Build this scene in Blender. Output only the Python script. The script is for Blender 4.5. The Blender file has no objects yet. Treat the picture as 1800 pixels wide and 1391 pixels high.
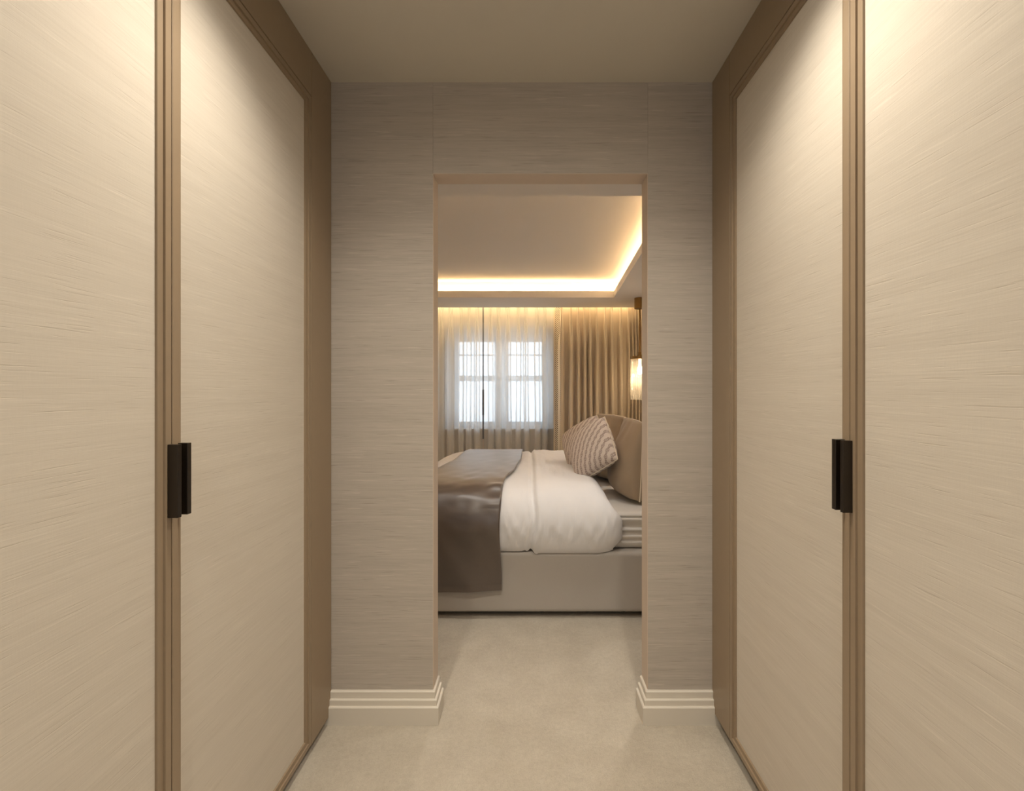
import bpy, math, random
from mathutils import Vector, Matrix, noise

random.seed(7)
C = bpy.context.scene.collection
SC = bpy.context.scene

# ------------------------------------------------------------------ camera
F = 790.0                       # focal length in pixels of the 1800 wide frame
EYE = 1.252
cam = bpy.data.cameras.new('camera')
cam.sensor_fit = 'HORIZONTAL'; cam.sensor_width = 36.0
cam.lens = 36.0 * F / 1800.0
cam.shift_x = -30.0 / 1800.0
cam.shift_y = -10.5 / 1800.0
cam.clip_start = 0.05
cam_o = bpy.data.objects.new('camera', cam); C.objects.link(cam_o)
cam_o.location = (0, 0, EYE); cam_o.rotation_euler = (math.radians(90), 0, 0)
SC.camera = cam_o

# ------------------------------------------------------------------ sky, exposure
SC.view_settings.view_transform = 'Standard'
SC.view_settings.look = 'None'
SC.view_settings.exposure = 0.0
SC.view_settings.gamma = 1.0
SC.view_settings.use_curve_mapping = False
world = bpy.data.worlds.new('sky'); SC.world = world
world.use_nodes = True
bg = world.node_tree.nodes['Background']
bg.inputs['Color'].default_value = (0.74, 0.87, 1.0, 1)      # even overcast sky
bg.inputs['Strength'].default_value = 3.7

# ------------------------------------------------------------------ lights
WARM = (1.0, 0.905, 0.765)
LED = (1.0, 0.70, 0.36)

def spot(name, loc, power, angle, blend, col, radius=0.03, tilt=(0, 0)):
    l = bpy.data.lights.new(name, 'SPOT'); l.energy = power; l.color = col
    l.spot_size = math.radians(angle); l.spot_blend = blend; l.shadow_soft_size = radius
    o = bpy.data.objects.new(name, l); C.objects.link(o); o.location = loc
    o.rotation_euler = (math.radians(tilt[0]), math.radians(tilt[1]), 0)
    return o

def area(name, loc, sx, sy, power, col, rot):
    l = bpy.data.lights.new(name, 'AREA'); l.shape = 'RECTANGLE'; l.size = sx; l.size_y = sy
    l.energy = power; l.color = col
    o = bpy.data.objects.new(name, l); C.objects.link(o); o.location = loc; o.rotation_euler = rot
    return o

PI = math.pi
# recessed ceiling downlights of the dressing passage (above the frame), with added fill lamps after the first pair
spot('downlight', (-0.42, 0.94, 2.405), 53, 120, 1.0, WARM)
spot('downlight', (0.39, 0.96, 2.405), 53, 120, 1.0, WARM)
spot('downlight', (-0.48, -0.35, 2.405), 54, 130, 1.0, WARM)  # unseen second pair behind the camera, added as passage fill
spot('downlight', (0.45, -0.35, 2.405), 54, 130, 1.0, WARM)
spot('passage_fill', (-0.30, 0.94, 2.40), 11, 168, 1.0, WARM, 0.05)  # added wide lamps that lift the ambient on doors and header
spot('passage_fill', (0.27, 0.96, 2.40), 11, 168, 1.0, WARM, 0.05)
# bedroom downlights in the near ceiling border; right and far ones added as fill
for x_, y_, p_ in ((-1.3, 2.08, 28), (-0.35, 2.08, 26), (0.6, 2.08, 32), (1.2, 3.3, 42), (1.2, 4.4, 34), (-1.6, 5.25, 34), (-0.3, 5.25, 34)):
    spot('downlight', (x_, y_, 2.262), p_, 120, 1.0, (1.0, 0.945, 0.87))
# LED tape in the ceiling cove and in the curtain pocket
area('cove_light', (-0.65, 5.00, 2.315), 3.3, 0.02, 10.5, LED, (math.radians(125), 0, 0))
area('cove_light', (0.915, 3.7, 2.315), 0.02, 2.6, 9, LED, (0, math.radians(-125), math.radians(-3.5)))
area('cove_light', (-2.28, 3.7, 2.312), 0.02, 2.6, 8, LED, (PI, 0, 0))
area('cove_light', (-0.65, 2.26, 2.312), 3.0, 0.02, 6, LED, (PI, 0, 0))
area('pocket_light', (-0.6, 5.575, 2.455), 3.9, 0.02, 18, (1.0, 0.72, 0.38), (math.radians(25), 0, 0))
# portal on the bedroom window
p = area('window_portal', (-0.39, 6.15, 1.41), 1.45, 1.35, 1, (1, 1, 1), (math.radians(-90), 0, 0))
p.data.cycles.is_portal = True
p = area('window_portal', (0.0, -1.75, 1.30), 0.8, 0.9, 1, (1, 1, 1), (math.radians(90), 0, 0))  # portal on the added window behind the camera
p.data.cycles.is_portal = True

# ------------------------------------------------------------------ materials
def newmat(name):
    m = bpy.data.materials.new(name); m.use_nodes = True
    nt = m.node_tree; b = nt.nodes['Principled BSDF']
    return m, nt, b

def N(nt, typ, **kw):
    n = nt.nodes.new(typ)
    for k, v in kw.items(): setattr(n, k, v)
    return n

def math_n(nt, op, a, b=None, c=None):
    n = nt.nodes.new('ShaderNodeMath'); n.operation = op
    for i, v in enumerate((a, b, c)):
        if v is None: continue
        if isinstance(v, (int, float)): n.inputs[i].default_value = v
        else: nt.links.new(v, n.inputs[i])
    return n.outputs[0]

def mixcol(nt, fac, a, b):
    n = nt.nodes.new('ShaderNodeMix'); n.data_type = 'RGBA'
    if isinstance(fac, (int, float)): n.inputs['Factor'].default_value = fac
    else: nt.links.new(fac, n.inputs['Factor'])
    for s, v in (('A', a), ('B', b)):
        i = [x for x in n.inputs if x.name == s and x.type == 'RGBA'][0]
        if isinstance(v, tuple): i.default_value = (*v, 1)
        else: nt.links.new(v, i)
    return [x for x in n.outputs if x.type == 'RGBA'][0]

def scaled_noise(nt, src, scale, detail=3.0, rough=0.6, base=1.0):
    mp = N(nt, 'ShaderNodeMapping'); mp.inputs['Scale'].default_value = scale
    nt.links.new(src, mp.inputs['Vector'])
    t = N(nt, 'ShaderNodeTexNoise'); t.inputs['Scale'].default_value = base
    t.inputs['Detail'].default_value = detail; t.inputs['Roughness'].default_value = rough
    nt.links.new(mp.outputs[0], t.inputs['Vector'])
    return t.outputs['Fac']

def ramp(nt, v, lo, hi):
    n = N(nt, 'ShaderNodeMapRange'); n.inputs['From Min'].default_value = lo; n.inputs['From Max'].default_value = hi
    nt.links.new(v, n.inputs['Value']); return n.outputs['Result']

def bump(nt, bsdf, h, strength, dist):
    b = N(nt, 'ShaderNodeBump'); b.inputs['Strength'].default_value = strength
    b.inputs['Distance'].default_value = dist
    nt.links.new(h, b.inputs['Height']); nt.links.new(b.outputs[0], bsdf.inputs['Normal'])

def plain(name, col, rough=0.6, metal=0.0, spec=0.5, grain=0.0):
    m, nt, b = newmat(name)
    b.inputs['Base Color'].default_value = (*col, 1); b.inputs['Roughness'].default_value = rough
    b.inputs['Metallic'].default_value = metal; b.inputs['Specular IOR Level'].default_value = spec
    if grain:
        g = N(nt, 'ShaderNodeNewGeometry')
        f = scaled_noise(nt, g.outputs['Position'], (30, 30, 30))
        lo = tuple(c * (1 - grain) for c in col); hi = tuple(min(1, c * (1 + grain)) for c in col)
        nt.links.new(mixcol(nt, f, lo, hi), b.inputs['Base Color'])
    return m

def silk(name, lo, hi, dark, fine=230.0, bumpk=0.35, amount=1.0):
    """raw silk cloth: fine level threads with slubs and faint broad bands"""
    m, nt, b = newmat(name)
    g = N(nt, 'ShaderNodeNewGeometry'); oi = N(nt, 'ShaderNodeObjectInfo')
    add = N(nt, 'ShaderNodeVectorMath', operation='ADD')
    sc = N(nt, 'ShaderNodeVectorMath', operation='SCALE')
    cmb = N(nt, 'ShaderNodeCombineXYZ')
    for i in range(3): nt.links.new(oi.outputs['Random'], cmb.inputs[i])
    nt.links.new(cmb.outputs[0], sc.inputs[0]); sc.inputs['Scale'].default_value = 7.0
    nt.links.new(g.outputs['Position'], add.inputs[0]); nt.links.new(sc.outputs[0], add.inputs[1])
    P = add.outputs[0]
    a = scaled_noise(nt, P, (5, 5, fine), 4, 0.65)
    bnd = scaled_noise(nt, P, (1.3, 1.3, 38), 3, 0.6)
    sl = scaled_noise(nt, P, (9, 9, fine * 1.25), 2, 0.5)
    cross = scaled_noise(nt, P, (260, 260, 40), 2, 0.5)
    f = math_n(nt, 'ADD', math_n(nt, 'MULTIPLY', ramp(nt, a, 0.3, 0.7), 0.55), math_n(nt, 'MULTIPLY', ramp(nt, bnd, 0.3, 0.7), 0.45))
    col = mixcol(nt, f, lo, hi)
    sd = ramp(nt, sl, 0.62, 0.74)
    col = mixcol(nt, math_n(nt, 'MULTIPLY', sd, 0.55 * amount), col, dark)
    sb = ramp(nt, sl, 0.37, 0.27)
    col = mixcol(nt, math_n(nt, 'MULTIPLY', sb, 0.5 * amount), col, tuple(min(1, c * 1.18) for c in hi))
    nt.links.new(col, b.inputs['Base Color'])
    b.inputs['Roughness'].default_value = 0.72; b.inputs['Specular IOR Level'].default_value = 0.25
    h = math_n(nt, 'ADD', math_n(nt, 'SUBTRACT', math_n(nt, 'MULTIPLY', a, 0.6), math_n(nt, 'MULTIPLY', sd, 0.5)), math_n(nt, 'MULTIPLY', cross, 0.15))
    bump(nt, b, h, bumpk, 0.0012)
    return m

M = {}
M['door_silk'] = silk('pale_silk', (0.575, 0.52, 0.445), (0.645, 0.59, 0.51), (0.48, 0.42, 0.345), 240, 0.3, 0.8)
M['wall_silk'] = silk('taupe_silk', (0.405, 0.36, 0.31), (0.505, 0.455, 0.40), (0.325, 0.28, 0.235), 150, 0.4, 1.05)
M['bronze'] = plain('bronze_lacquer', (0.30, 0.225, 0.15), 0.38, 0.0, 0.5, 0.04)
M['bronze_dark'] = plain('bronze_bead', (0.23, 0.16, 0.095), 0.4, 0.0, 0.5, 0.04)
M['handle'] = plain('dark_bronze_metal', (0.035, 0.026, 0.018), 0.32, 0.6, 0.5)
M['plinth'] = plain('dark_plinth', (0.05, 0.04, 0.032), 0.7)
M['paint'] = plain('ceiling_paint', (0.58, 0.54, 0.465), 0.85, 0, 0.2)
M['bed_paint'] = plain('bedroom_paint', (0.70, 0.63, 0.56), 0.8, 0, 0.25)
M['lining'] = plain('lit_reveal', (0.60, 0.50, 0.41), 0.6, 0, 0.3, 0.03)  # paler peach than the wall cloth: bedroom light put into the colour
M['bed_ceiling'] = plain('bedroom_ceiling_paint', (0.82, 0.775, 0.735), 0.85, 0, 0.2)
M['skirt'] = plain('skirting_paint', (0.66, 0.61, 0.53), 0.45, 0, 0.4)
M['carcass'] = plain('carcass_board', (0.3, 0.22, 0.14), 0.6)
M['white_frame'] = plain('window_paint', (0.78, 0.80, 0.82), 0.5)
M['linen_white'] = None
M['brass'] = plain('aged_brass', (0.30, 0.175, 0.06), 0.35, 0.9, 0.5, 0.08)
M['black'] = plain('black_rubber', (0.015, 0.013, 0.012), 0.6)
M['streak'] = plain('slit_grey', (0.10, 0.10, 0.11), 0.4)

def carpet():
    m, nt, b = newmat('beige_carpet')
    g = N(nt, 'ShaderNodeNewGeometry'); P = g.outputs['Position']
    f1 = scaled_noise(nt, P, (230, 230, 230), 4, 0.75)
    f2 = scaled_noise(nt, P, (7, 7, 7), 4, 0.6)
    f3 = scaled_noise(nt, P, (60, 60, 60), 3, 0.7)
    f = math_n(nt, 'ADD', math_n(nt, 'MULTIPLY', ramp(nt, f1, 0.3, 0.7), 0.4),
               math_n(nt, 'ADD', math_n(nt, 'MULTIPLY', ramp(nt, f2, 0.3, 0.7), 0.32), math_n(nt, 'MULTIPLY', ramp(nt, f3, 0.3, 0.7), 0.28)))
    nt.links.new(mixcol(nt, f, (0.40, 0.345, 0.27), (0.64, 0.575, 0.475)), b.inputs['Base Color'])
    b.inputs['Roughness'].default_value = 0.95; b.inputs['Specular IOR Level'].default_value = 0.1
    b.inputs['Sheen Weight'].default_value = 0.15
    bump(nt, b, math_n(nt, 'ADD', f1, math_n(nt, 'MULTIPLY', f3, 1.2)), 0.7, 0.006)
    return m
M['carpet'] = carpet()

def cloth(name, col, rough=0.85, weave=500, bstr=0.15, sheen=0.0, crease=0.0, spec=0.2):
    m, nt, b = newmat(name)
    tc = N(nt, 'ShaderNodeTexCoord'); P = tc.outputs['Object']
    f = scaled_noise(nt, P, (weave, weave, weave), 2, 0.5)
    c = scaled_noise(nt, P, (5, 5, 5), 3, 0.6)
    mixf = math_n(nt, 'ADD', math_n(nt, 'MULTIPLY', f, 0.5), math_n(nt, 'MULTIPLY', c, 0.5))
    nt.links.new(mixcol(nt, mixf, tuple(x * 0.93 for x in col), tuple(min(1, x * 1.05) for x in col)), b.inputs['Base Color'])
    b.inputs['Roughness'].default_value = rough; b.inputs['Specular IOR Level'].default_value = spec
    b.inputs['Sheen Weight'].default_value = sheen
    h = f
    if crease:
        w = scaled_noise(nt, P, (26, 12, 10), 3, 0.55)
        h = math_n(nt, 'ADD', math_n(nt, 'MULTIPLY', f, 0.03), math_n(nt, 'MULTIPLY', w, crease))
        bump(nt, b, h, 0.5, 0.02)
    else:
        bump(nt, b, h, bstr, 0.001)
    return m
M['cotton'] = cloth('white_cotton', (0.88, 0.865, 0.87), crease=0.35)
M['sheet'] = cloth('pale_sheet', (0.72, 0.68, 0.63))
M['base'] = cloth('taupe_upholstery', (0.47, 0.43, 0.385), 0.6, 300, 0.1, 0, 0, 0.35)
M['pillow_brown'] = cloth('taupe_pillow_cloth', (0.38, 0.29, 0.20), 0.7, 400, 0.15, 0.1)
M['piping'] = cloth('cream_piping', (0.78, 0.68, 0.54))
M['drape'] = cloth('gold_taupe_drape', (0.73, 0.62, 0.48), 0.42, 300, 0.12, 0.2, 0, 0.4)

def satin():
    m, nt, b = newmat('bronze_satin')
    tc = N(nt, 'ShaderNodeTexCoord')
    f = scaled_noise(nt, tc.outputs['Object'], (4, 9, 9), 3, 0.6)
    nt.links.new(mixcol(nt, f, (0.075, 0.050, 0.036), (0.095, 0.066, 0.048)), b.inputs['Base Color'])
    b.inputs['Roughness'].default_value = 0.40; b.inputs['Specular IOR Level'].default_value = 0.8
    b.inputs['Coat Weight'].default_value = 0.8; b.inputs['Coat Roughness'].default_value = 0.36
    b.inputs['Sheen Weight'].default_value = 0.7; b.inputs['Sheen Roughness'].default_value = 0.4
    bump(nt, b, scaled_noise(nt, tc.outputs['Object'], (10, 22, 14), 3, 0.55), 0.16, 0.012)
    return m
M['satin'] = satin()

def sheer():
    m, nt, b = newmat('sheer_voile')
    nt.nodes.remove(b); out = nt.nodes['Material Output']
    tr = N(nt, 'ShaderNodeBsdfTransparent'); df = N(nt, 'ShaderNodeBsdfDiffuse'); tl = N(nt, 'ShaderNodeBsdfTranslucent')
    df.inputs['Color'].default_value = (0.80, 0.77, 0.72, 1); tl.inputs['Color'].default_value = (0.80, 0.79, 0.78, 1)
    tc = N(nt, 'ShaderNodeTexCoord')
    th = scaled_noise(nt, tc.outputs['Object'], (90, 90, 1.5), 2, 0.5)
    m1 = N(nt, 'ShaderNodeMixShader'); m1.inputs[0].default_value = 0.42
    nt.links.new(df.outputs[0], m1.inputs[1]); nt.links.new(tl.outputs[0], m1.inputs[2])
    m2 = N(nt, 'ShaderNodeMixShader')
    lw = N(nt, 'ShaderNodeLayerWeight'); lw.inputs['Blend'].default_value = 0.5      # a weave closes up seen edge-on
    fa = math_n(nt, 'ADD', 0.74, math_n(nt, 'MULTIPLY', th, 0.10))
    nt.links.new(math_n(nt, 'MINIMUM', math_n(nt, 'ADD', fa, math_n(nt, 'MULTIPLY', lw.outputs['Facing'], 0.30)), 0.97), m2.inputs[0])
    nt.links.new(tr.outputs[0], m2.inputs[1]); nt.links.new(m1.outputs[0], m2.inputs[2])
    nt.links.new(m2.outputs[0], out.inputs['Surface'])
    return m
M['sheer'] = sheer()
def tape():
    m, nt, b = newmat('heading_tape')
    nt.nodes.remove(b); out = nt.nodes['Material Output']
    df = N(nt, 'ShaderNodeBsdfDiffuse'); tl = N(nt, 'ShaderNodeBsdfTranslucent')
    df.inputs['Color'].default_value = (0.8, 0.76, 0.68, 1); tl.inputs['Color'].default_value = (0.8, 0.78, 0.74, 1)
    m1 = N(nt, 'ShaderNodeMixShader'); m1.inputs[0].default_value = 0.3
    nt.links.new(df.outputs[0], m1.inputs[1]); nt.links.new(tl.outputs[0], m1.inputs[2])
    nt.links.new(m1.outputs[0], out.inputs['Surface'])
    return m
M['tape'] = tape()

def pane():
    m, nt, b = newmat('window_glass')
    nt.nodes.remove(b); out = nt.nodes['Material Output']
    tr = N(nt, 'ShaderNodeBsdfTransparent'); gl = N(nt, 'ShaderNodeBsdfGlossy'); gl.inputs['Roughness'].default_value = 0.02
    mx = N(nt, 'ShaderNodeMixShader'); mx.inputs[0].default_value = 0.06
    nt.links.new(tr.outputs[0], mx.inputs[1]); nt.links.new(gl.outputs[0], mx.inputs[2])
    nt.links.new(mx.outputs[0], out.inputs['Surface'])
    return m
M['pane'] = pane()

def crystal():
    m, nt, b = newmat('reeded_glass')
    nt.nodes.remove(b); out = nt.nodes['Material Output']
    tr = N(nt, 'ShaderNodeBsdfTransparent'); gl = N(nt, 'ShaderNodeBsdfGlossy'); gl.inputs['Roughness'].default_value = 0.12
    tl = N(nt, 'ShaderNodeBsdfTranslucent'); tl.inputs['Color'].default_value = (0.95, 0.9, 0.82, 1)
    tc = N(nt, 'ShaderNodeTexCoord')
    f = scaled_noise(nt, tc.outputs['Object'], (60, 60, 90), 2, 0.6)
    m1 = N(nt, 'ShaderNodeMixShader'); m1.inputs[0].default_value = 0.35
    nt.links.new(tl.outputs[0], m1.inputs[1]); nt.links.new(gl.outputs[0], m1.inputs[2])
    m2 = N(nt, 'ShaderNodeMixShader')
    nt.links.new(math_n(nt, 'MULTIPLY', ramp(nt, f, 0.25, 0.75), 0.42), m2.inputs[0])
    nt.links.new(tr.outputs[0], m2.inputs[1]); nt.links.new(m1.outputs[0], m2.inputs[2])
    nt.links.new(m2.outputs[0], out.inputs['Surface'])
    return m
M['crystal'] = crystal()

def emis(name, col, s):
    m, nt, b = newmat(name)
    b.inputs['Emission Color'].default_value = (*col, 1); b.inputs['Emission Strength'].default_value = s
    b.inputs['Base Color'].default_value = (0.9, 0.85, 0.75, 1)
    return m
M['bulb'] = emis('lamp_bulb', (1.0, 0.78, 0.48), 9)

def chain_print():
    m, nt, b = newmat('chain_link_print')
    tc = N(nt, 'ShaderNodeTexCoord'); mp = N(nt, 'ShaderNodeMapping')
    mp.inputs['Rotation'].default_value = (0, 0, math.radians(36))
    nt.links.new(tc.outputs['Object'], mp.inputs['Vector'])
    s = N(nt, 'ShaderNodeSeparateXYZ'); nt.links.new(mp.outputs[0], s.inputs[0])
    cu = math_n(nt, 'MULTIPLY', s.outputs[0], 1 / 0.030)
    col_i = math_n(nt, 'FLOOR', cu)
    px = math_n(nt, 'SUBTRACT', math_n(nt, 'FRACT', cu), 0.5)
    cv = math_n(nt, 'ADD', math_n(nt, 'MULTIPLY', s.outputs[1], 1 / 0.040), math_n(nt, 'MULTIPLY', col_i, 0.5))
    py = math_n(nt, 'SUBTRACT', math_n(nt, 'FRACT', cv), 0.5)
    ax = math_n(nt, 'ABSOLUTE', px); ay = math_n(nt, 'ABSOLUTE', py)
    r = math_n(nt, 'SQRT', math_n(nt, 'ADD', math_n(nt, 'POWER', math_n(nt, 'DIVIDE', ax, 0.25), 2.0), math_n(nt, 'POWER', math_n(nt, 'DIVIDE', ay, 0.33), 2.0)))
    ring = math_n(nt, 'LESS_THAN', math_n(nt, 'ABSOLUTE', math_n(nt, 'SUBTRACT', r, 0.92)), 0.20)
    bar = math_n(nt, 'MULTIPLY', math_n(nt, 'LESS_THAN', ay, 0.045), math_n(nt, 'LESS_THAN', ax, 0.22))
    lnk = math_n(nt, 'MULTIPLY', math_n(nt, 'GREATER_THAN', ay, 0.40), math_n(nt, 'LESS_THAN', ax, 0.16))
    lnk2 = math_n(nt, 'MULTIPLY', math_n(nt, 'LESS_THAN', ay, 0.30), math_n(nt, 'LESS_THAN', ax, 0.05))
    f = math_n(nt, 'MAXIMUM', math_n(nt, 'MAXIMUM', ring, bar), math_n(nt, 'MAXIMUM', lnk, lnk2))
    c = mixcol(nt, math_n(nt, 'MULTIPLY', f, 0.72), (0.70, 0.60, 0.52), (0.24, 0.15, 0.12))
    nt.links.new(c, b.inputs['Base Color']); b.inputs['Roughness'].default_value = 0.85
    return m
M['chain'] = chain_print()

def braid():
    m, nt, b = newmat('lattice_braid')
    tc = N(nt, 'ShaderNodeTexCoord'); s = N(nt, 'ShaderNodeSeparateXYZ'); nt.links.new(tc.outputs['Object'], s.inputs[0])
    u = math_n(nt, 'MULTIPLY', s.outputs[0], 1 / 0.022); v = math_n(nt, 'MULTIPLY', s.outputs[2], 1 / 0.026)
    a = math_n(nt, 'ABSOLUTE', math_n(nt, 'SUBTRACT', math_n(nt, 'FRACT', math_n(nt, 'ADD', u, v)), 0.5))
    c = math_n(nt, 'ABSOLUTE', math_n(nt, 'SUBTRACT', math_n(nt, 'FRACT', math_n(nt, 'SUBTRACT', u, v)), 0.5))
    f = math_n(nt, 'LESS_THAN', math_n(nt, 'MAXIMUM', a, c), 0.32)
    nt.links.new(mixcol(nt, f, (0.82, 0.72, 0.58), (0.13, 0.09, 0.07)), b.inputs['Base Color'])
    b.inputs['Roughness'].default_value = 0.8
    return m
M['braid'] = braid()

# ------------------------------------------------------------------ builders
WL = {}

class MB:
    def __init__(s): s.v = []; s.f = []
    def box(s, x0, x1, y0, y1, z0, z1):
        b = len(s.v)
        s.v += [(x, y, z) for z in (z0, z1) for y in (y0, y1) for x in (x0, x1)]
        s.f += [tuple(b + i for i in q) for q in ((0, 2, 3, 1), (4, 5, 7, 6), (0, 1, 5, 4), (2, 6, 7, 3), (0, 4, 6, 2), (1, 3, 7, 5))]
        return s
    def quad(s, *pts):
        b = len(s.v); s.v += list(pts); s.f.append(tuple(range(b, b + len(pts)))); return s
    def grid(s, rows, close_u=False, close_v=False):
        b = len(s.v); n = len(rows); m = len(rows[0])
        for r in rows: s.v += [tuple(p) for p in r]
        for i in range(n if close_v else n - 1):
            for j in range(m if close_u else m - 1):
                i2 = (i + 1) % n; j2 = (j + 1) % m
                s.f.append((b + i * m + j, b + i * m + j2, b + i2 * m + j2, b + i2 * m + j))
        return s
    def lathe(s, cx, cy, prof, n=24, rib=0.0, nrib=0):
        rows = []
        for r, z in prof:
            row = []
            for k in range(n):
                a = 2 * PI * k / n; rr = r * (1 + rib * math.cos(nrib * a)) if nrib else r
                row.append((cx + rr * math.cos(a), cy + rr * math.sin(a), z))
            rows.append(row)
        return s.grid(rows, close_u=True)
    def tube(s, pts, r, n=6, closed=False):
        pts = [Vector(p) for p in pts]; rows = []; m = len(pts); up = None
        for i in range(m):
            a = pts[(i - 1) % m] if (closed or i > 0) else pts[i]
            c = pts[(i + 1) % m] if (closed or i < m - 1) else pts[i]
            t = (c - a).normalized()
            if up is None: up = t.orthogonal().normalized()
            up = (up - t * up.dot(t)).normalized(); w = t.cross(up)
            rows.append([pts[i] + (up * math.cos(2 * PI * k / n) + w * math.sin(2 * PI * k / n)) * r for k in range(n)])
        return s.grid(rows, close_u=True, close_v=closed)
    def build(s, name, mat, parent=None, smooth=False, bevel=0.0, seg=2):
        xs = list(zip(*s.v))
        c = Vector(((min(xs[0]) + max(xs[0])) / 2, (min(xs[1]) + max(xs[1])) / 2, min(xs[2])))
        me = bpy.data.meshes.new(name)
        me.from_pydata([tuple(Vector(v) - c) for v in s.v], [], s.f); me.update()
        import bmesh
        bm = bmesh.new(); bm.from_mesh(me)
        bmesh.ops.remove_doubles(bm, verts=bm.verts, dist=1e-6)
        bmesh.ops.recalc_face_normals(bm, faces=bm.faces)
        bm.to_mesh(me); bm.free()
        me.materials.append(mat)
        for p_ in me.polygons: p_.use_smooth = smooth
        o = bpy.data.objects.new(name, me); C.objects.link(o)
        o.location = c - (WL[parent.name] if parent else Vector())
        if parent: o.parent = parent
        WL[o.name] = c
        if bevel:
            bv = o.modifiers.new('bevel', 'BEVEL'); bv.width = bevel; bv.segments = seg; bv.limit_method = 'ANGLE'
            bv.angle_limit = math.radians(40)
        return o

def empty(name, loc, label, cat, group=None):
    o = bpy.data.objects.new(name, None); C.objects.link(o); o.location = loc
    o.empty_display_size = 0.1; WL[o.name] = Vector(loc)
    return tag(o, label, cat, group)

def tag(o, label, cat, group=None):
    o['label'] = label; o['category'] = cat
    if group: o['group'] = group
    return o

def struct(o): o['kind'] = 'structure'; return o

def W(px, py, Y): return Vector(((px - 930) * Y / F, Y, EYE - (py - 685) * Y / F))

def sm(t): t = max(0.0, min(1.0, t)); return t * t * (3 - 2 * t)

def crom(pts, n):
    P = [Vector(p) for p in pts]; P = [P[0] * 2 - P[1]] + P + [P[-1] * 2 - P[-2]]
    out = []
    for i in range(1, len(P) - 2):
        for k in range(n):
            t = k / n; a, b, c, d = P[i - 1], P[i], P[i + 1], P[i + 2]
            out.append(0.5 * ((2 * b) + (c - a) * t + (2 * a - 5 * b + 4 * c - d) * t * t + (3 * b - a - 3 * c + d) * t ** 3))
    out.append(P[-2]); return out

# ------------------------------------------------------------------ the setting
XL, XR = -0.747, 0.692          # faces of the two wardrobe runs
YD, YB = 1.70, 1.785            # passage and bedroom faces of the doorway wall
DL, DR, DT = -0.364, 0.450, 2.070
HC = 2.414                      # passage ceiling
RL, RR, YF = -2.8, 1.45, 5.85   # bedroom walls
SOF, TRAY, YP = 2.265, 2.468, 5.546

struct(MB().box(-3.0, 2.0, -1.7, 6.2, -0.05, 0.0).build('floor', M['carpet']))
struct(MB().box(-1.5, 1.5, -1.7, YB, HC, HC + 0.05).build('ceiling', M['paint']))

# the doorway wall: cloth covered in three drops
wd = bpy.data.objects.new('wall_doorway', None); C.objects.link(wd); WL['wall_doorway'] = Vector((0, YD, 0)); wd.location = (0, YD, 0); struct(wd)
MB().box(-1.45, DL, YD, YB, 0, HC).build('wallcovering_drop', M['wall_silk'], wd)
MB().box(DL + 0.0006, DR - 0.0006, YD, YB, DT, HC).build('wallcovering_drop', M['wall_silk'], wd)
MB().box(DR, 1.45, YD, YB, 0, HC).build('wallcovering_drop', M['wall_silk'], wd)
for b_ in ((DL, DL + 0.002, YD + 0.001, YB, 0, DT - 0.002), (DR - 0.002, DR, YD + 0.001, YB, 0, DT - 0.002), (DL, DR, YD + 0.001, YB, DT - 0.002, DT)):
    MB().box(*b_).build('lit_reveal', M['lining'], wd)  # reveal faces with the bedroom light in their colour
MB().box(-1.45, 1.45, YB - 0.01, YB - 0.001, DT + 0.01, HC).build('wall_core', M['bed_paint'], wd)

struct(MB().box(-1.5, -0.38, -1.7, -1.6, 0, HC).box(0.38, 1.5, -1.7, -1.6, 0, HC).box(-0.38, 0.38, -1.7, -1.6, 0, 0.88).box(-0.38, 0.38, -1.7, -1.6, 1.74, HC).build('wall_front', M['bed_paint']))
w2 = bpy.data.objects.new('fill_window', None); C.objects.link(w2); w2.location = (0, -1.66, 0.88); WL['fill_window'] = Vector(w2.location); struct(w2)  # unseen window added behind the camera for neutral fill daylight
MB().box(-0.38, -0.34, -1.69, -1.63, 0.88, 1.74).box(0.34, 0.38, -1.69, -1.63, 0.88, 1.74).box(-0.34, 0.34, -1.69, -1.63, 0.88, 0.92).box(-0.34, 0.34, -1.69, -1.63, 1.70, 1.74).box(-0.02, 0.02, -1.685, -1.635, 0.92, 1.70).build('window_frame', M['white_frame'], w2)
for xa, xb in ((-0.34, -0.02), (0.02, 0.34)): MB().box(xa, xb, -1.662, -1.658, 0.92, 1.70).build('pane', M['pane'], w2)
struct(MB().box(-1.5, -1.42, -1.6, YD, 0, HC).build('wall_passage_left', M['bed_paint']))
struct(MB().box(1.42, 1.5, -1.6, YD, 0, HC).build('wall_passage_right', M['bed_paint']))
struct(MB().box(RL - 0.1, RL, YB, YF, 0, 2.6).build('wall_left', M['bed_paint']))
struct(MB().box(RR, RR + 0.1, YB, YF + 0.25, 0, 2.6).build('wall_right', M['bed_paint']))
struct(MB().box(RL - 0.1, -1.45, YB - 0.08, YB, 0, 2.6).box(-1.5, 1.5, YB - 0.02, YB, HC, 2.6).build('wall_near', M['bed_paint']))

# window wall with its opening
A = W(783.4, 575.3, YF); B = W(971.7, 752.4, YF)
wx0, wz1, wx1, wz0 = A.x, A.z, B.x, B.z
mb = MB()
for x0, x1, z0, z1 in ((RL - 0.1, wx0, 0, 2.6), (wx1, RR, 0, 2.6), (wx0, wx1, 0, wz0), (wx0, wx1, wz1, 2.6)):
    mb.box(x0, x1, YF, YF + 0.25, z0, z1)
struct(mb.build('wall_far', M['bed_paint']))

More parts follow.
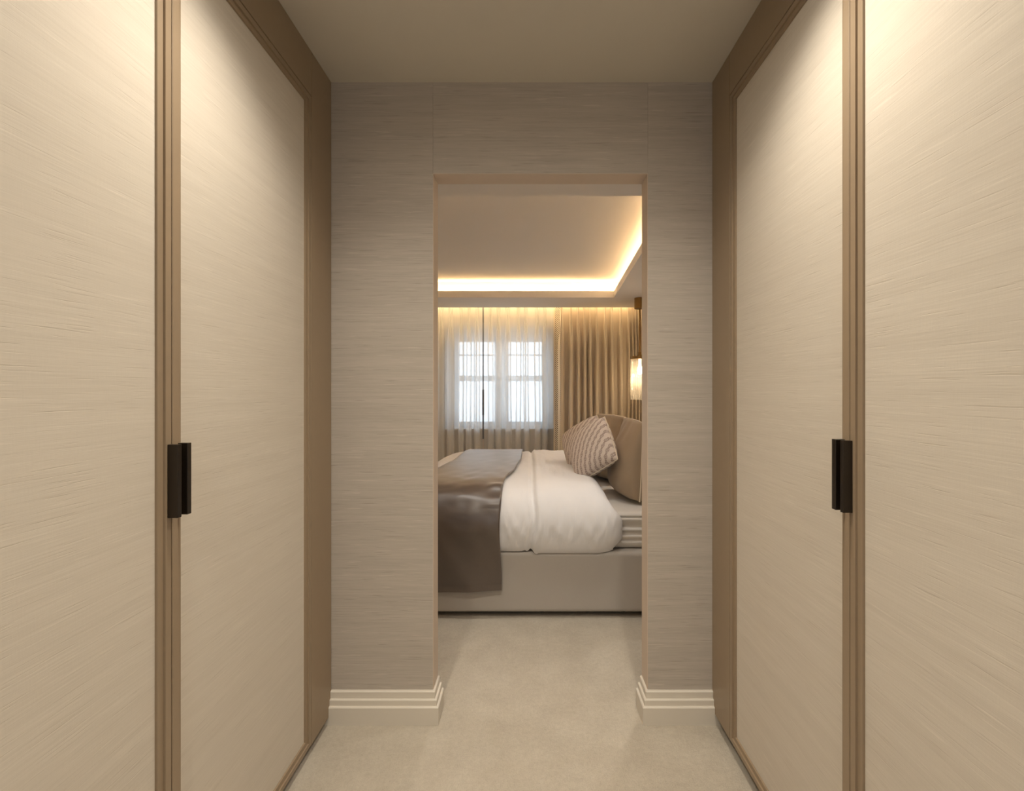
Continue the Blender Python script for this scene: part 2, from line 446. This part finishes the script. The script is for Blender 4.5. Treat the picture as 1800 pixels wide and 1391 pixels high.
# bedroom ceiling: recessed tray above a border with a light trough
struct(MB().box(RL - 0.1, RR + 0.1, YB - 0.02, YF + 0.25, TRAY, TRAY + 0.05).build('ceiling_bedroom', M['bed_ceiling']))
TP = [Vector((-2.2, 2.35)), Vector((0.775, 2.35)), Vector((0.936, 4.95)), Vector((-2.2, 4.94))]
OUT = [(RL, YB), (RR, YB), (RR, YP), (RL, YP)]
def offs(poly, d):
    out = []; n = len(poly)
    for i in range(n):
        a, b, c = poly[i - 1], poly[i], poly[(i + 1) % n]
        n1 = Vector(((b - a).y, -(b - a).x)).normalized(); n2 = Vector(((c - b).y, -(c - b).x)).normalized()
        k = (n1 + n2); k = k / (1 + n1.dot(n2)); out.append(b + k * d)
    return out
mb = MB(); loops = [[(x, y, SOF) for x, y in OUT]]
for d, z in ((0, SOF), (0, 2.338), (0.02, 2.338), (0.02, 2.30), (0.136, 2.30), (0.136, TRAY)):
    loops.append([(q.x, q.y, z) for q in offs(TP, d)])
mb.grid(loops, close_u=True)
mb.box(RL, RR, YP - 0.02, YP, SOF + 0.001, TRAY)
struct(mb.build('trim_1', M['bed_ceiling']))

# stepped skirting: front run plus return into the doorway
def skirting(name, path):
    prof = [(0.0, 0.0), (0.026, 0.0), (0.026, 0.064), (0.0225, 0.0675), (0.018, 0.0675), (0.018, 0.087), (0.0155, 0.0895), (0.010, 0.0895), (0.010, 0.113), (0.007, 0.1165), (0.0, 0.1165)]
    P = [Vector(q) for q in path]; rows = []
    for o_, z in prof:
        row = []
        for i, q in enumerate(P):
            ds = []
            if i > 0: ds.append((P[i] - P[i - 1]).normalized())
            if i < len(P) - 1: ds.append((P[i + 1] - P[i]).normalized())
            ns = [Vector((d.y, -d.x)) for d in ds]
            k = ns[0] if len(ns) == 1 else (ns[0] + ns[1]) / (1 + ns[0].dot(ns[1]))
            s_ = q + k * o_; row.append((s_.x, s_.y, z))
        rows.append(row)
    mb = MB(); mb.grid(rows)
    m = len(P)
    mb.f.append(tuple(i * m for i in range(len(prof)))); mb.f.append(tuple(i * m + m - 1 for i in range(len(prof))))
    return struct(mb.build(name, M['skirt']))
skirting('baseboard_left', [(-1.40, YD), (DL, YD), (DL, YB)])
skirting('baseboard_right', [(DR, YB), (DR, YD), (1.40, YD)])

# ------------------------------------------------------------------ window
win = bpy.data.objects.new('window_1', None); C.objects.link(win); win.location = (0, 5.98, wz0); WL['window_1'] = Vector(win.location); struct(win)
YW = 5.98
def WX(px): return (px - 930) * YW / F
def WZ(py): return EYE - (py - 685) * YW / F
fx0, fx1 = wx0, wx1
MB().box(fx0, fx0 + 0.055, YW, YW + 0.07, wz0, wz1).box(fx1 - 0.055, fx1, YW, YW + 0.07, wz0, wz1).box(fx0, fx1, YW, YW + 0.07, wz1 - 0.075, wz1).box(fx0, fx1, YW, YW + 0.07, wz0, wz0 + 0.03).box(WX(876), WX(887), YW - 0.01, YW + 0.07, wz0, wz1).build('window_frame', M['white_frame'], win, bevel=0.004)
MB().box(wx0 - 0.03, wx1 + 0.03, YF - 0.05, YW, wz0 - 0.03, wz0).build('window_sill', M['white_frame'], win, bevel=0.006)
for gx0, gx1, bar in ((805.7, 869.2, 837), (893.7, 953.9, 923.8)):
    x0, x1 = WX(gx0), WX(gx1); zt, zb = WZ(601.3), WZ(741.7); xm = WX(bar)
    zr1, zr0 = WZ(660.4), WZ(670.4); zbar = WZ(624.3)
    sx0 = fx0 + 0.055 if gx0 < 850 else WX(887); sx1 = WX(876) if gx0 < 850 else fx1 - 0.055
    s = MB().box(sx0, x0, YW + 0.01, YW + 0.055, wz0 + 0.03, wz1 - 0.075).box(x1, sx1, YW + 0.01, YW + 0.055, wz0 + 0.03, wz1 - 0.075)
    s.box(sx0, sx1, YW + 0.012, YW + 0.053, zt, wz1 - 0.075).box(sx0, sx1, YW + 0.012, YW + 0.053, wz0 + 0.03, zb)
    so = s.build('sash', M['white_frame'], win)
    MB().box(x0, x1, YW + 0.014, YW + 0.05, zr0, zr1).build('sash_rail', M['white_frame'], so)
    MB().box(x0, x1, YW + 0.02, YW + 0.042, zbar - 0.009, zbar + 0.009).build('glazing_bar', M['white_frame'], so)
    MB().box(xm - 0.01, xm + 0.01, YW + 0.021, YW + 0.043, zr1, zt).build('glazing_bar', M['white_frame'], so)
    MB().box(xm - 0.01, xm + 0.01, YW + 0.021, YW + 0.043, zb, zr0).build('glazing_bar', M['white_frame'], so)
    for xa, xb in ((x0, xm - 0.01), (xm + 0.01, x1)):
        for za, zc in ((zb, zr0), (zr1, zbar - 0.009), (zbar + 0.009, zt)):
            MB().box(xa, xb, YW + 0.03, YW + 0.033, za, zc).build('pane', M['pane'], so)

# ------------------------------------------------------------------ wardrobes
def door(parent, s, X, y0, y1, z0, z1, handle=None):
    """s = -1 left run (faces +x), +1 right run (faces -x); stiles flush with X, cloth recessed"""
    fw = 0.0255; bead = 0.010; dp = 0.010
    def dx(d): return X + s * d                      # depth d behind the face
    mb = MB()
    def ring(a, b):                                  # outer, inner rects (y0,y1,z0,z1,depth)
        r = []
        for (p0, p1, q0, q1, d) in (a, b):
            r.append([(dx(d), p0, q0), (dx(d), p1, q0), (dx(d), p1, q1), (dx(d), p0, q1)])
        mb.grid(r, close_u=True)
    R0 = (y0, y1, z0, z1, 0.024)
    R1 = (y0, y1, z0, z1, 0.0015)
    R1b = (y0 + 0.0015, y1 - 0.0015, z0 + 0.0015, z1 - 0.0015, 0.0)
    R2 = (y0 + fw - 0.009, y1 - fw + 0.009, z0 + fw - 0.009, z1 - fw + 0.009, 0.0)
    R2b = (y0 + fw - 0.009, y1 - fw + 0.009, z0 + fw - 0.009, z1 - fw + 0.009, 0.005)
    R3 = (y0 + fw + 0.004, y1 - fw - 0.004, z0 + fw + 0.004, z1 - fw - 0.004, 0.006)
    R4 = (y0 + fw + 0.004, y1 - fw - 0.004, z0 + fw + 0.004, z1 - fw - 0.004, 0.024)
    for a, b in ((R0, R1), (R1, R1b), (R1b, R2), (R2, R2b), (R2b, R3), (R3, R4)): ring(a, b)
    d = mb.build('door', M['bronze'], parent)
    e = fw + 0.003
    x0, x1 = sorted((dx(0.0115), dx(0.022)))
    MB().box(x0, x1, y0 + e, y1 - e, z0 + e, z1 - e).build('fabric_panel', M['door_silk'], d)
    if handle:
        ya, yb, za, zb = handle
        a, b = sorted((dx(-0.021), dx(0.0)))
        h = MB(); h.box(a, b, ya, yb, za, zb)
        h.build('handle', M['handle'], d, bevel=0.0008)
    return d

def wardrobe(s, X, z0, z1, ym, hn, hf, label):
    w = empty('wardrobe', (X + s * 0.3, 0.2, 0), label, 'wardrobe', 'fitted wardrobes lining the passage')
    YE = 1.5445 if s < 0 else 1.552
    ins, back = X + s * 0.026, X + s * 0.66
    a, b = sorted((ins, back))
    MB().box(a, b, -1.45, 1.695, 0.06, HC - 0.002).build('carcass', M['carcass'], w)
    g = 0.001
    door(w, s, X, ym - 0.601, ym - g, z0, z1, hn)
    door(w, s, X, ym + g, YE - 0.0015, z0, z1, hf)
    door(w, s, X, ym - 1.204, ym - 0.603, z0, z1)
    door(w, s, X, ym - 1.807, ym - 1.206, z0, z1)
    a, b = sorted((X, X + s * 0.0255))
    MB().box(a, b, -1.45, YE - 0.001, z1 + 0.003, HC - 0.001).build('header_panel', M['bronze'], w, bevel=0.0008)
    MB().box(a, b, YE + 0.0005, 1.698, z0 - 0.002, HC - 0.001).build('end_panel', M['bronze'], w, bevel=0.0012)
    a, b = sorted((X + s * 0.05, X + s * 0.64))
    MB().box(a, b, -1.45, 1.69, 0.0, 0.06).build('plinth', M['plinth'], w)
    return w
wardrobe(-1, XL, 0.032, 2.257, 0.941, (0.928, 0.9395, 0.986, 1.138), (0.9555, 0.9665, 0.986, 1.138),
         'fitted wardrobe down the left side with pale cloth doors and bronze frames')
wardrobe(1, XR, 0.045, 2.266, 0.971, (0.961, 0.9695, 0.988, 1.1425), (0.984, 0.9965, 0.988, 1.1425),
         'fitted wardrobe down the right side with pale cloth doors and bronze frames')

# ------------------------------------------------------------------ bed
BX0, BX1, BY0, BY1 = -0.80, 1.24, 2.457, 4.44
bed = empty('bed', (0.2, 3.46, 0), 'low upholstered taupe bed base standing on the bedroom carpet', 'bed')
def rounded_box(x0, x1, y0, y1, z0, z1, r):
    return MB().box(x0, x1, y0, y1, z0, z1)
rounded_box(BX0, BX1, BY0, BY1, 0.030, 0.362, 0.02).build('base', M['base'], bed, bevel=0.022, seg=4)
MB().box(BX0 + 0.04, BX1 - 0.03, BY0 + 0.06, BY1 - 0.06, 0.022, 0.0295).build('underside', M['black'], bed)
for x in (-0.55, 0.07, 0.33, 0.53, 1.1):
    for y in (2.55, 4.36):
        MB().lathe(x, y, [(0.0, 0.0), (0.022, 0.0), (0.022, 0.03), (0.0, 0.03)], 12).build('foot', M['black'], bed)
MB().box(1.245, 1.36, 2.42, 4.5, 0.02, 1.12).build('headboard', M['base'], bed, bevel=0.03, seg=4)

# mattress with the fitted sheet's level folds along the side
prof = [(2.535, 0.3625), (2.512, 0.372), (2.500, 0.40), (2.511, 0.414), (2.498, 0.432), (2.510, 0.452), (2.497, 0.470), (2.510, 0.490), (2.499, 0.515), (2.496, 0.532), (2.508, 0.539), (2.500, 0.549), (2.512, 0.562), (2.55, 0.568), (2.75, 0.570), (3.46, 0.572)]
half = crom([(y, z, 0) for y, z in prof], 4)
sec = [(q.x, q.y) for q in half] + [(6.94 - q.x, q.y) for q in reversed(half[:-1])]
rows = []
for x, k in ((-0.785, 0.0), (-0.784, 0.9), (-0.77, 0.97), (-0.74, 1.0), (1.2, 1.0), (1.225, 0.97), (1.24, 0.9), (1.241, 0.0)):
    rows.append([(x, 3.47 + (y - 3.47) * (0.985 + 0.015 * k) if k else 3.47, (0.47 + (z - 0.47) * k) if k else 0.47) for y, z in sec])
tag(MB().grid(rows, close_u=True).build('mattress', M['sheet'], smooth=True), 'deep mattress in a pale fitted sheet with level folds along its side', 'mattress')

# duvet
OS = crom([(2.478, 0.3665, 0), (2.460, 0.368, 0), (2.437, 0.40, 0), (2.412, 0.47, 0), (2.408, 0.54, 0), (2.432, 0.61, 0), (2.49, 0.668, 0), (2.60, 0.705, 0), (2.85, 0.722, 0), (3.2, 0.727, 0), (3.6, 0.722, 0), (4.0, 0.70, 0), (4.28, 0.65, 0), (4.42, 0.56, 0), (4.47, 0.46, 0), (4.45, 0.37, 0)], 7)
IS = crom([(2.492, 0.3660, 0), (2.490, 0.375, 0), (2.488, 0.40, 0), (2.486, 0.46, 0), (2.485, 0.51, 0), (2.486, 0.555, 0), (2.497, 0.577, 0), (2.60, 0.583, 0), (2.85, 0.585, 0), (3.2, 0.587, 0), (3.6, 0.585, 0), (4.0, 0.583, 0), (4.28, 0.578, 0), (4.44, 0.56, 0), (4.455, 0.46, 0), (4.45, 0.37, 0)], 7)
NS = len(OS)
def duvet_pt(x, i, h, ext=0.0):
    o, n = OS[i], IS[i]
    p_ = n + (o - n) * h
    side = sm((0.66 - o.y) / 0.2) if o.x < 3 else 0
    w = noise.noise(Vector((x * 9, o.x * 3.0, o.y * 2.0)))
    w2 = noise.noise(Vector((x * 24 + o.y * 9, o.x * 5, o.y * 5 + 7))) + 0.6 * noise.noise(Vector((x * 50 - o.y * 14, o.x * 9, o.y * 7 + 3)))
    d = (0.010 * w + 0.0075 * w2 * (0.35 + side)) * h * sm((o.y - 0.37) / 0.12)
    tang = OS[min(i + 1, NS - 1)] - OS[max(i - 1, 0)]
    nr = Vector((-tang.y, tang.x, 0)).normalized()
    p_ = p_ + nr * (d + ext)
    return (x, p_.x, p_.y)
rows = []
xs = []
NX = 150
for a in range(NX + 1):
    t = a / NX
    xs.append(t)
for t in xs:
    row = []
    for i in range(NS):
        o = OS[i]
        side = sm((0.70 - o.y) / 0.15) * (1 if o.x < 3.4 else 0)
        xe = 0.455 + 0.06 * side - 0.05 * sm((0.45 - o.y) / 0.09) * (1 if o.x < 3.4 else 0) - 0.04 * sm((o.x - 2.6) / 1.0)
        x0 = -0.79
        # parametrise so that both rounded ends get enough rows
        if t < 0.2: x = x0 + 0.28 * (1 - math.cos(t / 0.2 * PI / 2))
        elif t > 0.82: x = xe - 0.12 + 0.12 * math.sin((t - 0.82) / 0.18 * PI / 2)
        else: x = x0 + 0.28 + (xe - 0.12 - x0 - 0.28) * (t - 0.2) / 0.62
        h = 1.0
        if x < x0 + 0.28: h = math.sqrt(max(0, 1 - ((x0 + 0.28 - x) / 0.28) ** 2.2))
        if x > xe - 0.12: h = math.sqrt(max(0, 1 - ((x - xe + 0.12) / 0.12) ** 2.0))
        k = x - 0.02 - 0.03 * (o.y - 0.5) + 0.008 * math.sin(o.y * 20)
        ext = (0.010 * sm(k / 0.03) - 0.016 * math.exp(-(k / 0.010) ** 2) + 0.006 * math.exp(-((k - 0.03) / 0.008) ** 2) - 0.006 * math.exp(-((k + 0.035) / 0.006) ** 2) * side) * h
        row.append(duvet_pt(x, i, h, ext))
    rows.append(row)
tag(MB().grid(rows).build('duvet', M['cotton'], smooth=True), 'plump white duvet spread over the bed with its end rounded near the pillows', 'duvet')

# throw over the foot of the bed
TS = crom([(2.438, 0.165, 0), (2.436, 0.23, 0), (2.428, 0.32, 0), (2.412, 0.42, 0), (2.398, 0.50, 0), (2.404, 0.56, 0), (2.430, 0.622, 0), (2.484, 0.680, 0), (2.60, 0.719, 0), (2.85, 0.736, 0), (3.2, 0.741, 0), (3.6, 0.735, 0), (4.0, 0.713, 0), (4.29, 0.662, 0), (4.436, 0.57, 0), (4.488, 0.46, 0), (4.495, 0.33, 0), (4.49, 0.2, 0)], 7)
def throw_pt(t, i, ext):
    o = TS[i]
    top = sm((o.x - 2.42) / 0.9)
    xr = -0.148 + 0.095 * top - 0.010 * math.sin(sm((o.y - 0.25) / 0.5) * PI) * (1 - top) - 0.008 * math.sin(top * 9) * (1 if o.y > 0.6 else 0)
    xl = -0.70 + 0.16 * top
    x = xl + (xr - xl) * t
    side = sm((0.60 - o.y) / 0.2)
    drop = noise.noise(Vector((x * 7 + o.y * 4.5, 3.1, o.y * 2.0)))
    w2 = noise.noise(Vector((x * 14, o.x * 20, o.y * 20)))
    d = 0.011 * drop * side + 0.004 * w2 * (1 - side)
    d += 0.006 * math.exp(-((t - 0.93) / 0.1) ** 2) * math.sin(o.x * 60) * (1 if 0.62 < o.y < 0.72 and o.x < 2.7 else 0)
    tang = TS[min(i + 1, len(TS) - 1)] - TS[max(i - 1, 0)]
    nr = Vector((-tang.y, tang.x, 0)).normalized()
    q = o + nr * (d + ext + 0.004)
    z = q.y - (0.022 * (1 - t) * sm((0.3 - o.y) / 0.14))
    # the foot end of the duvet falls away
    dip = max(0.0, -0.51 - x) / 0.28
    if o.y > 0.6: z -= 0.13 * (1 - math.sqrt(max(0, 1 - min(1, dip) ** 2.2)))
    return (x, q.x, z)
th = tag(MB().grid([[throw_pt(a / 46, i, 0.0) for i in range(len(TS))] for a in range(47)]).build('throw', M['satin'], smooth=True),
         'bronze brown satin throw draped across the foot of the white duvet', 'throw')
sol = th.modifiers.new('thickness', 'SOLIDIFY'); sol.thickness = 0.005; sol.offset = 0.0
hem = MB().grid([[(p_[0], p_[1] - 0.004, p_[2]) for p_ in (throw_pt(a / 46, i, 0.0) for i in (0, 1, 2, 3, 4))] for a in range(47)]).build('hem', M['satin'], th, smooth=True)

# ------------------------------------------------------------------ cushions
def cushion_mesh(a, b, T, n=28, pull=0.07, ear=1.0, seed=0, wr=0.004, sag=0.0, rnd=0.05):
    front, back = [], []
    for i in range(n + 1):
        v = -1 + 2 * i / n; r1 = []; r2 = []
        for j in range(n + 1):
            u = -1 + 2 * j / n
            uu = math.sin(u * PI / 2) * 0.5 + u * 0.5; vv = math.sin(v * PI / 2) * 0.5 + v * 0.5
            rc = 1 - rnd * (uu * vv) ** 2
            x = rc * a * uu * (1 - pull * (1 - vv * vv) * uu * uu); y = rc * b * vv * (1 - pull * (1 - uu * uu) * vv * vv)
            t = T * (max(0, (1 - uu * uu)) * max(0, (1 - vv * vv))) ** 0.42 * (1 - sag * vv)
            w = wr * noise.noise(Vector((x * 14 + seed, y * 14, 0))) * (1 if t > 0.004 else 0)
            r1.append((x, y, t + w)); r2.append((x, y, -t - w))
        front.append(r1); back.append(r2)
    mb = MB(); mb.grid(front); mb.grid(back)
    per = [(front[0][j][0], front[0][j][1], 0) for j in range(n)] + [(front[i][n][0], front[i][n][1], 0) for i in range(n)]
    per += [(front[n][j][0], front[n][j][1], 0) for j in range(n, 0, -1)] + [(front[i][0][0], front[i][0][1], 0) for i in range(n, 0, -1)]
    return mb, per

def cushion(name, mat, pmat, center, u, v, a, b, T, label, cat, group, src=None, **kw):
    u = Vector(u).normalized(); w = u.cross(Vector(v)).normalized(); v = w.cross(u)
    mw = Matrix((u, v, w)).transposed().to_4x4(); mw.translation = center
    if src:
        o = src.copy(); C.objects.link(o)
        for ch in src.children:
            c = ch.copy(); C.objects.link(c); c.parent = o
    else:
        mb, per = cushion_mesh(a, b, T, **kw)
        lift = -T
        o = mb.build(name, mat, smooth=True)
        o.data.transform(Matrix.Translation(WL[o.name])); WL[o.name] = Vector()
        o.location = (0, 0, 0)
        pp = MB().tube(per, 0.004, 6, closed=True).build('piping', pmat, smooth=True)
        pp.data.transform(Matrix.Translation(pp.location)); pp.location = (0, 0, 0)
        pp.parent = o
    o.matrix_world = mw
    tag(o, label, cat, group)
    return o

cu, cv = (0.226, -0.16, 0.175), (-0.017, 0.17, 0.245)
c1 = cushion('scatter_cushion', M['chain'], M['piping'], W(1040, 790, 2.84), cu, cv, 0.166, 0.166, 0.098,
             'chain print scatter cushion nearest the doorway, in front of its twin', 'cushion', 'chain print cushions on the bed', wr=0.005, pull=0.04, rnd=0.06)
c2 = cushion('scatter_cushion', M['chain'], M['piping'], W(1027, 781, 3.12), (0.25, -0.15, 0.175), (0.0, 0.17, 0.255), 0.19, 0.19, 0.075,
             'chain print scatter cushion mostly hidden behind the nearer one', 'cushion', 'chain print cushions on the bed', src=c1)
p1 = cushion('pillow', M['pillow_brown'], M['piping'], Vector((0.65, 2.86, 0.825)), (0.03, -0.99, 0.0), (0.04, 0.0, 0.99), 0.25, 0.25, 0.115,
             'plump taupe pillow with cream piping cut off by the door jamb', 'pillow', 'taupe pillows with cream piping', seed=5, pull=0.05, sag=0.7, wr=0.007, rnd=0.08)
p2 = cushion('pillow', M['pillow_brown'], M['piping'], Vector((0.60, 3.42, 0.822)), (0.30, -0.95, 0.0), (0.10, 0.0, 0.99), 0.25, 0.235, 0.115,
             'taupe pillow with only its top corner showing behind the chain print cushion', 'pillow', 'taupe pillows with cream piping', src=p1)

# ------------------------------------------------------------------ curtains
def pleat_offset(x, z, zt, cs, depth, seedk, pinch=0.12):
    dz = zt - z
    y = 0.0
    for i, c in enumerate(cs):
        gap = min(c - cs[i - 1] if i else 9, cs[i + 1] - c if i < len(cs) - 1 else 9)
        gap = min(gap, 0.14)
        sway = 0.012 * noise.noise(Vector((i * 3.7 + seedk, dz * 0.9, 0))) * sm(dz / 0.8)
        d = x - c - sway
        if dz < pinch: w = gap * (0.12 + 0.12 * (1 - dz / pinch))
        else: w = gap * (0.12 + 0.25 * sm((dz - pinch + 0.05) / 0.45))
        if abs(d) < w:
            bmp = (1 - abs(d / w) ** 3.4) ** 0.8
            k = depth * (0.55 + 0.45 * sm(dz / 0.5))
            y += k * bmp
            cr = math.exp(-(d / (w * 0.22)) ** 2) * (1 - sm((dz - 0.05) / 0.5))
            y -= 0.35 * depth * cr
    y += 0.006 * noise.noise(Vector((x * 6 + seedk, dz * 0.8, 2)))
    return y

def curtain_rows(x0, x1, Y, z0, z1, cs, depth, seedk, step=0.0035, nz=56, yoff=0.0):
    n = int((x1 - x0) / step); rows = []
    for r in range(nz + 1):
        t = r / nz; z = z1 - (z1 - z0) * (t ** 1.6)
        rows.append([(x0 + (x1 - x0) * k / n, Y - pleat_offset(x0 + (x1 - x0) * k / n, z, z1, cs, depth, seedk) + yoff, z) for k in range(n + 1)])
    return rows

YDR, YSH = 5.68, 5.80
def cx(px, Y): return (px - 930) * Y / F
dp_ = [987, 1003.5, 1016.4, 1027.7, 1038, 1049.2, 1063.9, 1076, 1091.5, 1104.4, 1111, 1116.5, 1122, 1127.5]
cs = [cx(q, YDR - 0.04) for q in dp_]
drape_x0, drape_x1 = cx(973, YDR), 1.425
dr = empty('drape', (0.85, YDR, 0.02), 'full length gold taupe pinch pleat drape hanging right of the window', 'curtain')
MB().grid(curtain_rows(drape_x0, drape_x1, YDR, 0.02, 2.325, cs, 0.10, 1.0)).build('drape_cloth', M['drape'], dr, smooth=True)
bx0, bx1 = cx(975.5, YDR), cx(984, YDR)
MB().grid([[(x, YDR - pleat_offset(x, z, 2.325, cs, 0.10, 1.0) - 0.006, z) for x in (bx0, (bx0 + bx1) / 2, bx1)] for z in [2.325 - 2.305 * k / 40 for k in range(41)]]).build('braid_trim', M['braid'], dr, smooth=True)

def sheer_curtain(px0, px1, pls, label, seedk):
    x0 = px0 if px0 < 5 else cx(px0, YSH); x1 = cx(px1, YSH)
    c_ = [q if q < 5 else cx(q, YSH - 0.02) for q in pls]
    s = empty('sheer_curtain', ((x0 + x1) / 2, YSH, 0.02), label, 'curtain', 'sheer curtains over the window')
    mb = MB().grid(curtain_rows(x0, x1, YSH, 0.02, 2.325, c_, 0.055, seedk))
    for i, c in enumerate(c_):                       # the folded layers inside each pinch pleat
        rows = []
        for k in range(45):
            z = 2.325 - 0.46 * k / 44; dz = 2.325 - z
            sway = 0.012 * noise.noise(Vector((i * 3.7 + seedk, dz * 0.9, 0))) * sm(dz / 0.8)
            w = (0.016 - 0.008 * dz / 0.12) if dz < 0.12 else 0.008 + 0.016 * sm((dz - 0.12) / 0.12) * (1 - sm((dz - 0.22) / 0.24))
            rows.append([(c + sway + u * w, YSH - pleat_offset(c + sway + u * w, z, 2.325, c_, 0.055, seedk) + 0.006, z) for u in (-1, -0.5, 0, 0.5, 1)])
        mb.grid(rows)
    mb.build('voile', M['sheer'], s, smooth=True)
    rows = []
    n = int((x1 - x0) / 0.0035)
    for z in (2.325, 2.29, 2.26, 2.23, 2.197):
        rows.append([(x0 + (x1 - x0) * k / n, YSH + 0.004 - pleat_offset(x0 + (x1 - x0) * k / n, z, 2.325, c_, 0.055, seedk), z) for k in range(n + 1)])
    MB().grid(rows).build('heading_tape', M['tape'], s, smooth=True)
    return s
sheer_curtain(-2.6, 848.6, [-2.5 + 0.125 * k for k in range(11)] + [775.6, 792.3, 810.8, 823.5, 838.4], 'white sheer voile curtain left of the dark gap wand', 4.0)
s2 = sheer_curtain(850.4, 975.5, [862.5, 876.3, 892.6, 911.5, 924.5, 944.5, 958.3], 'white sheer voile curtain between the gap wand and the taupe drape', 9.0)
xw = cx(849.6, 5.71)
MB().tube([(xw, 5.69, 2.38), (xw, 5.69, 2.1)], 0.009, 8).tube([(xw, 5.69, 2.1), (xw, 5.69, 1.25)], 0.008, 8).tube([(xw, 5.69, 1.25), (xw, 5.69, 0.93)], 0.013, 8).tube([(xw, 5.69, 0.93), (xw, 5.69, 0.625)], 0.010, 8).build('slit_rod', M['streak'], s2, smooth=True)  # grey rod added where the slit between the sheers shows dark

# ------------------------------------------------------------------ pendant
PX, PY = 1.227, 4.98
pd = empty('pendant_light', (PX, PY, 1.138), 'brass pendant light with a reeded glass cylinder hanging beside the drape', 'lamp')
MB().lathe(PX, PY, [(0.0, 2.269), (0.06, 2.269), (0.06, 2.150), (0.057, 2.147), (0.0, 2.147)], 28).build('canopy', M['brass'], pd, bevel=0.002)
MB().lathe(PX, PY, [(0.009, 2.147), (0.009, 1.675), (0.016, 1.665), (0.016, 1.64), (0.022, 1.635), (0.022, 1.618)], 14).build('rod', M['brass'], pd)
MB().lathe(PX, PY, [(0.0, 1.618), (0.104, 1.618), (0.104, 1.588), (0.0, 1.588)], 32).build('cap', M['brass'], pd, bevel=0.002)
sh = MB().lathe(PX, PY, [(0.098, 1.588), (0.098, 1.139), (0.088, 1.138), (0.088, 1.588)], 144, 0.035, 24).build('glass_shade', M['crystal'], pd, smooth=True)
MB().lathe(PX, PY, [(0.0, 1.588), (0.015, 1.588), (0.015, 1.52), (0.026, 1.49), (0.03, 1.46), (0.024, 1.43), (0.0, 1.415)], 16).build('bulb', M['bulb'], pd, smooth=True)
pl = bpy.data.lights.new('pendant_glow', 'POINT'); pl.energy = 3.2; pl.color = (1, 0.74, 0.42); pl.shadow_soft_size = 0.03
plo = bpy.data.objects.new('pendant_glow', pl); C.objects.link(plo); plo.location = (PX, PY, 1.36)
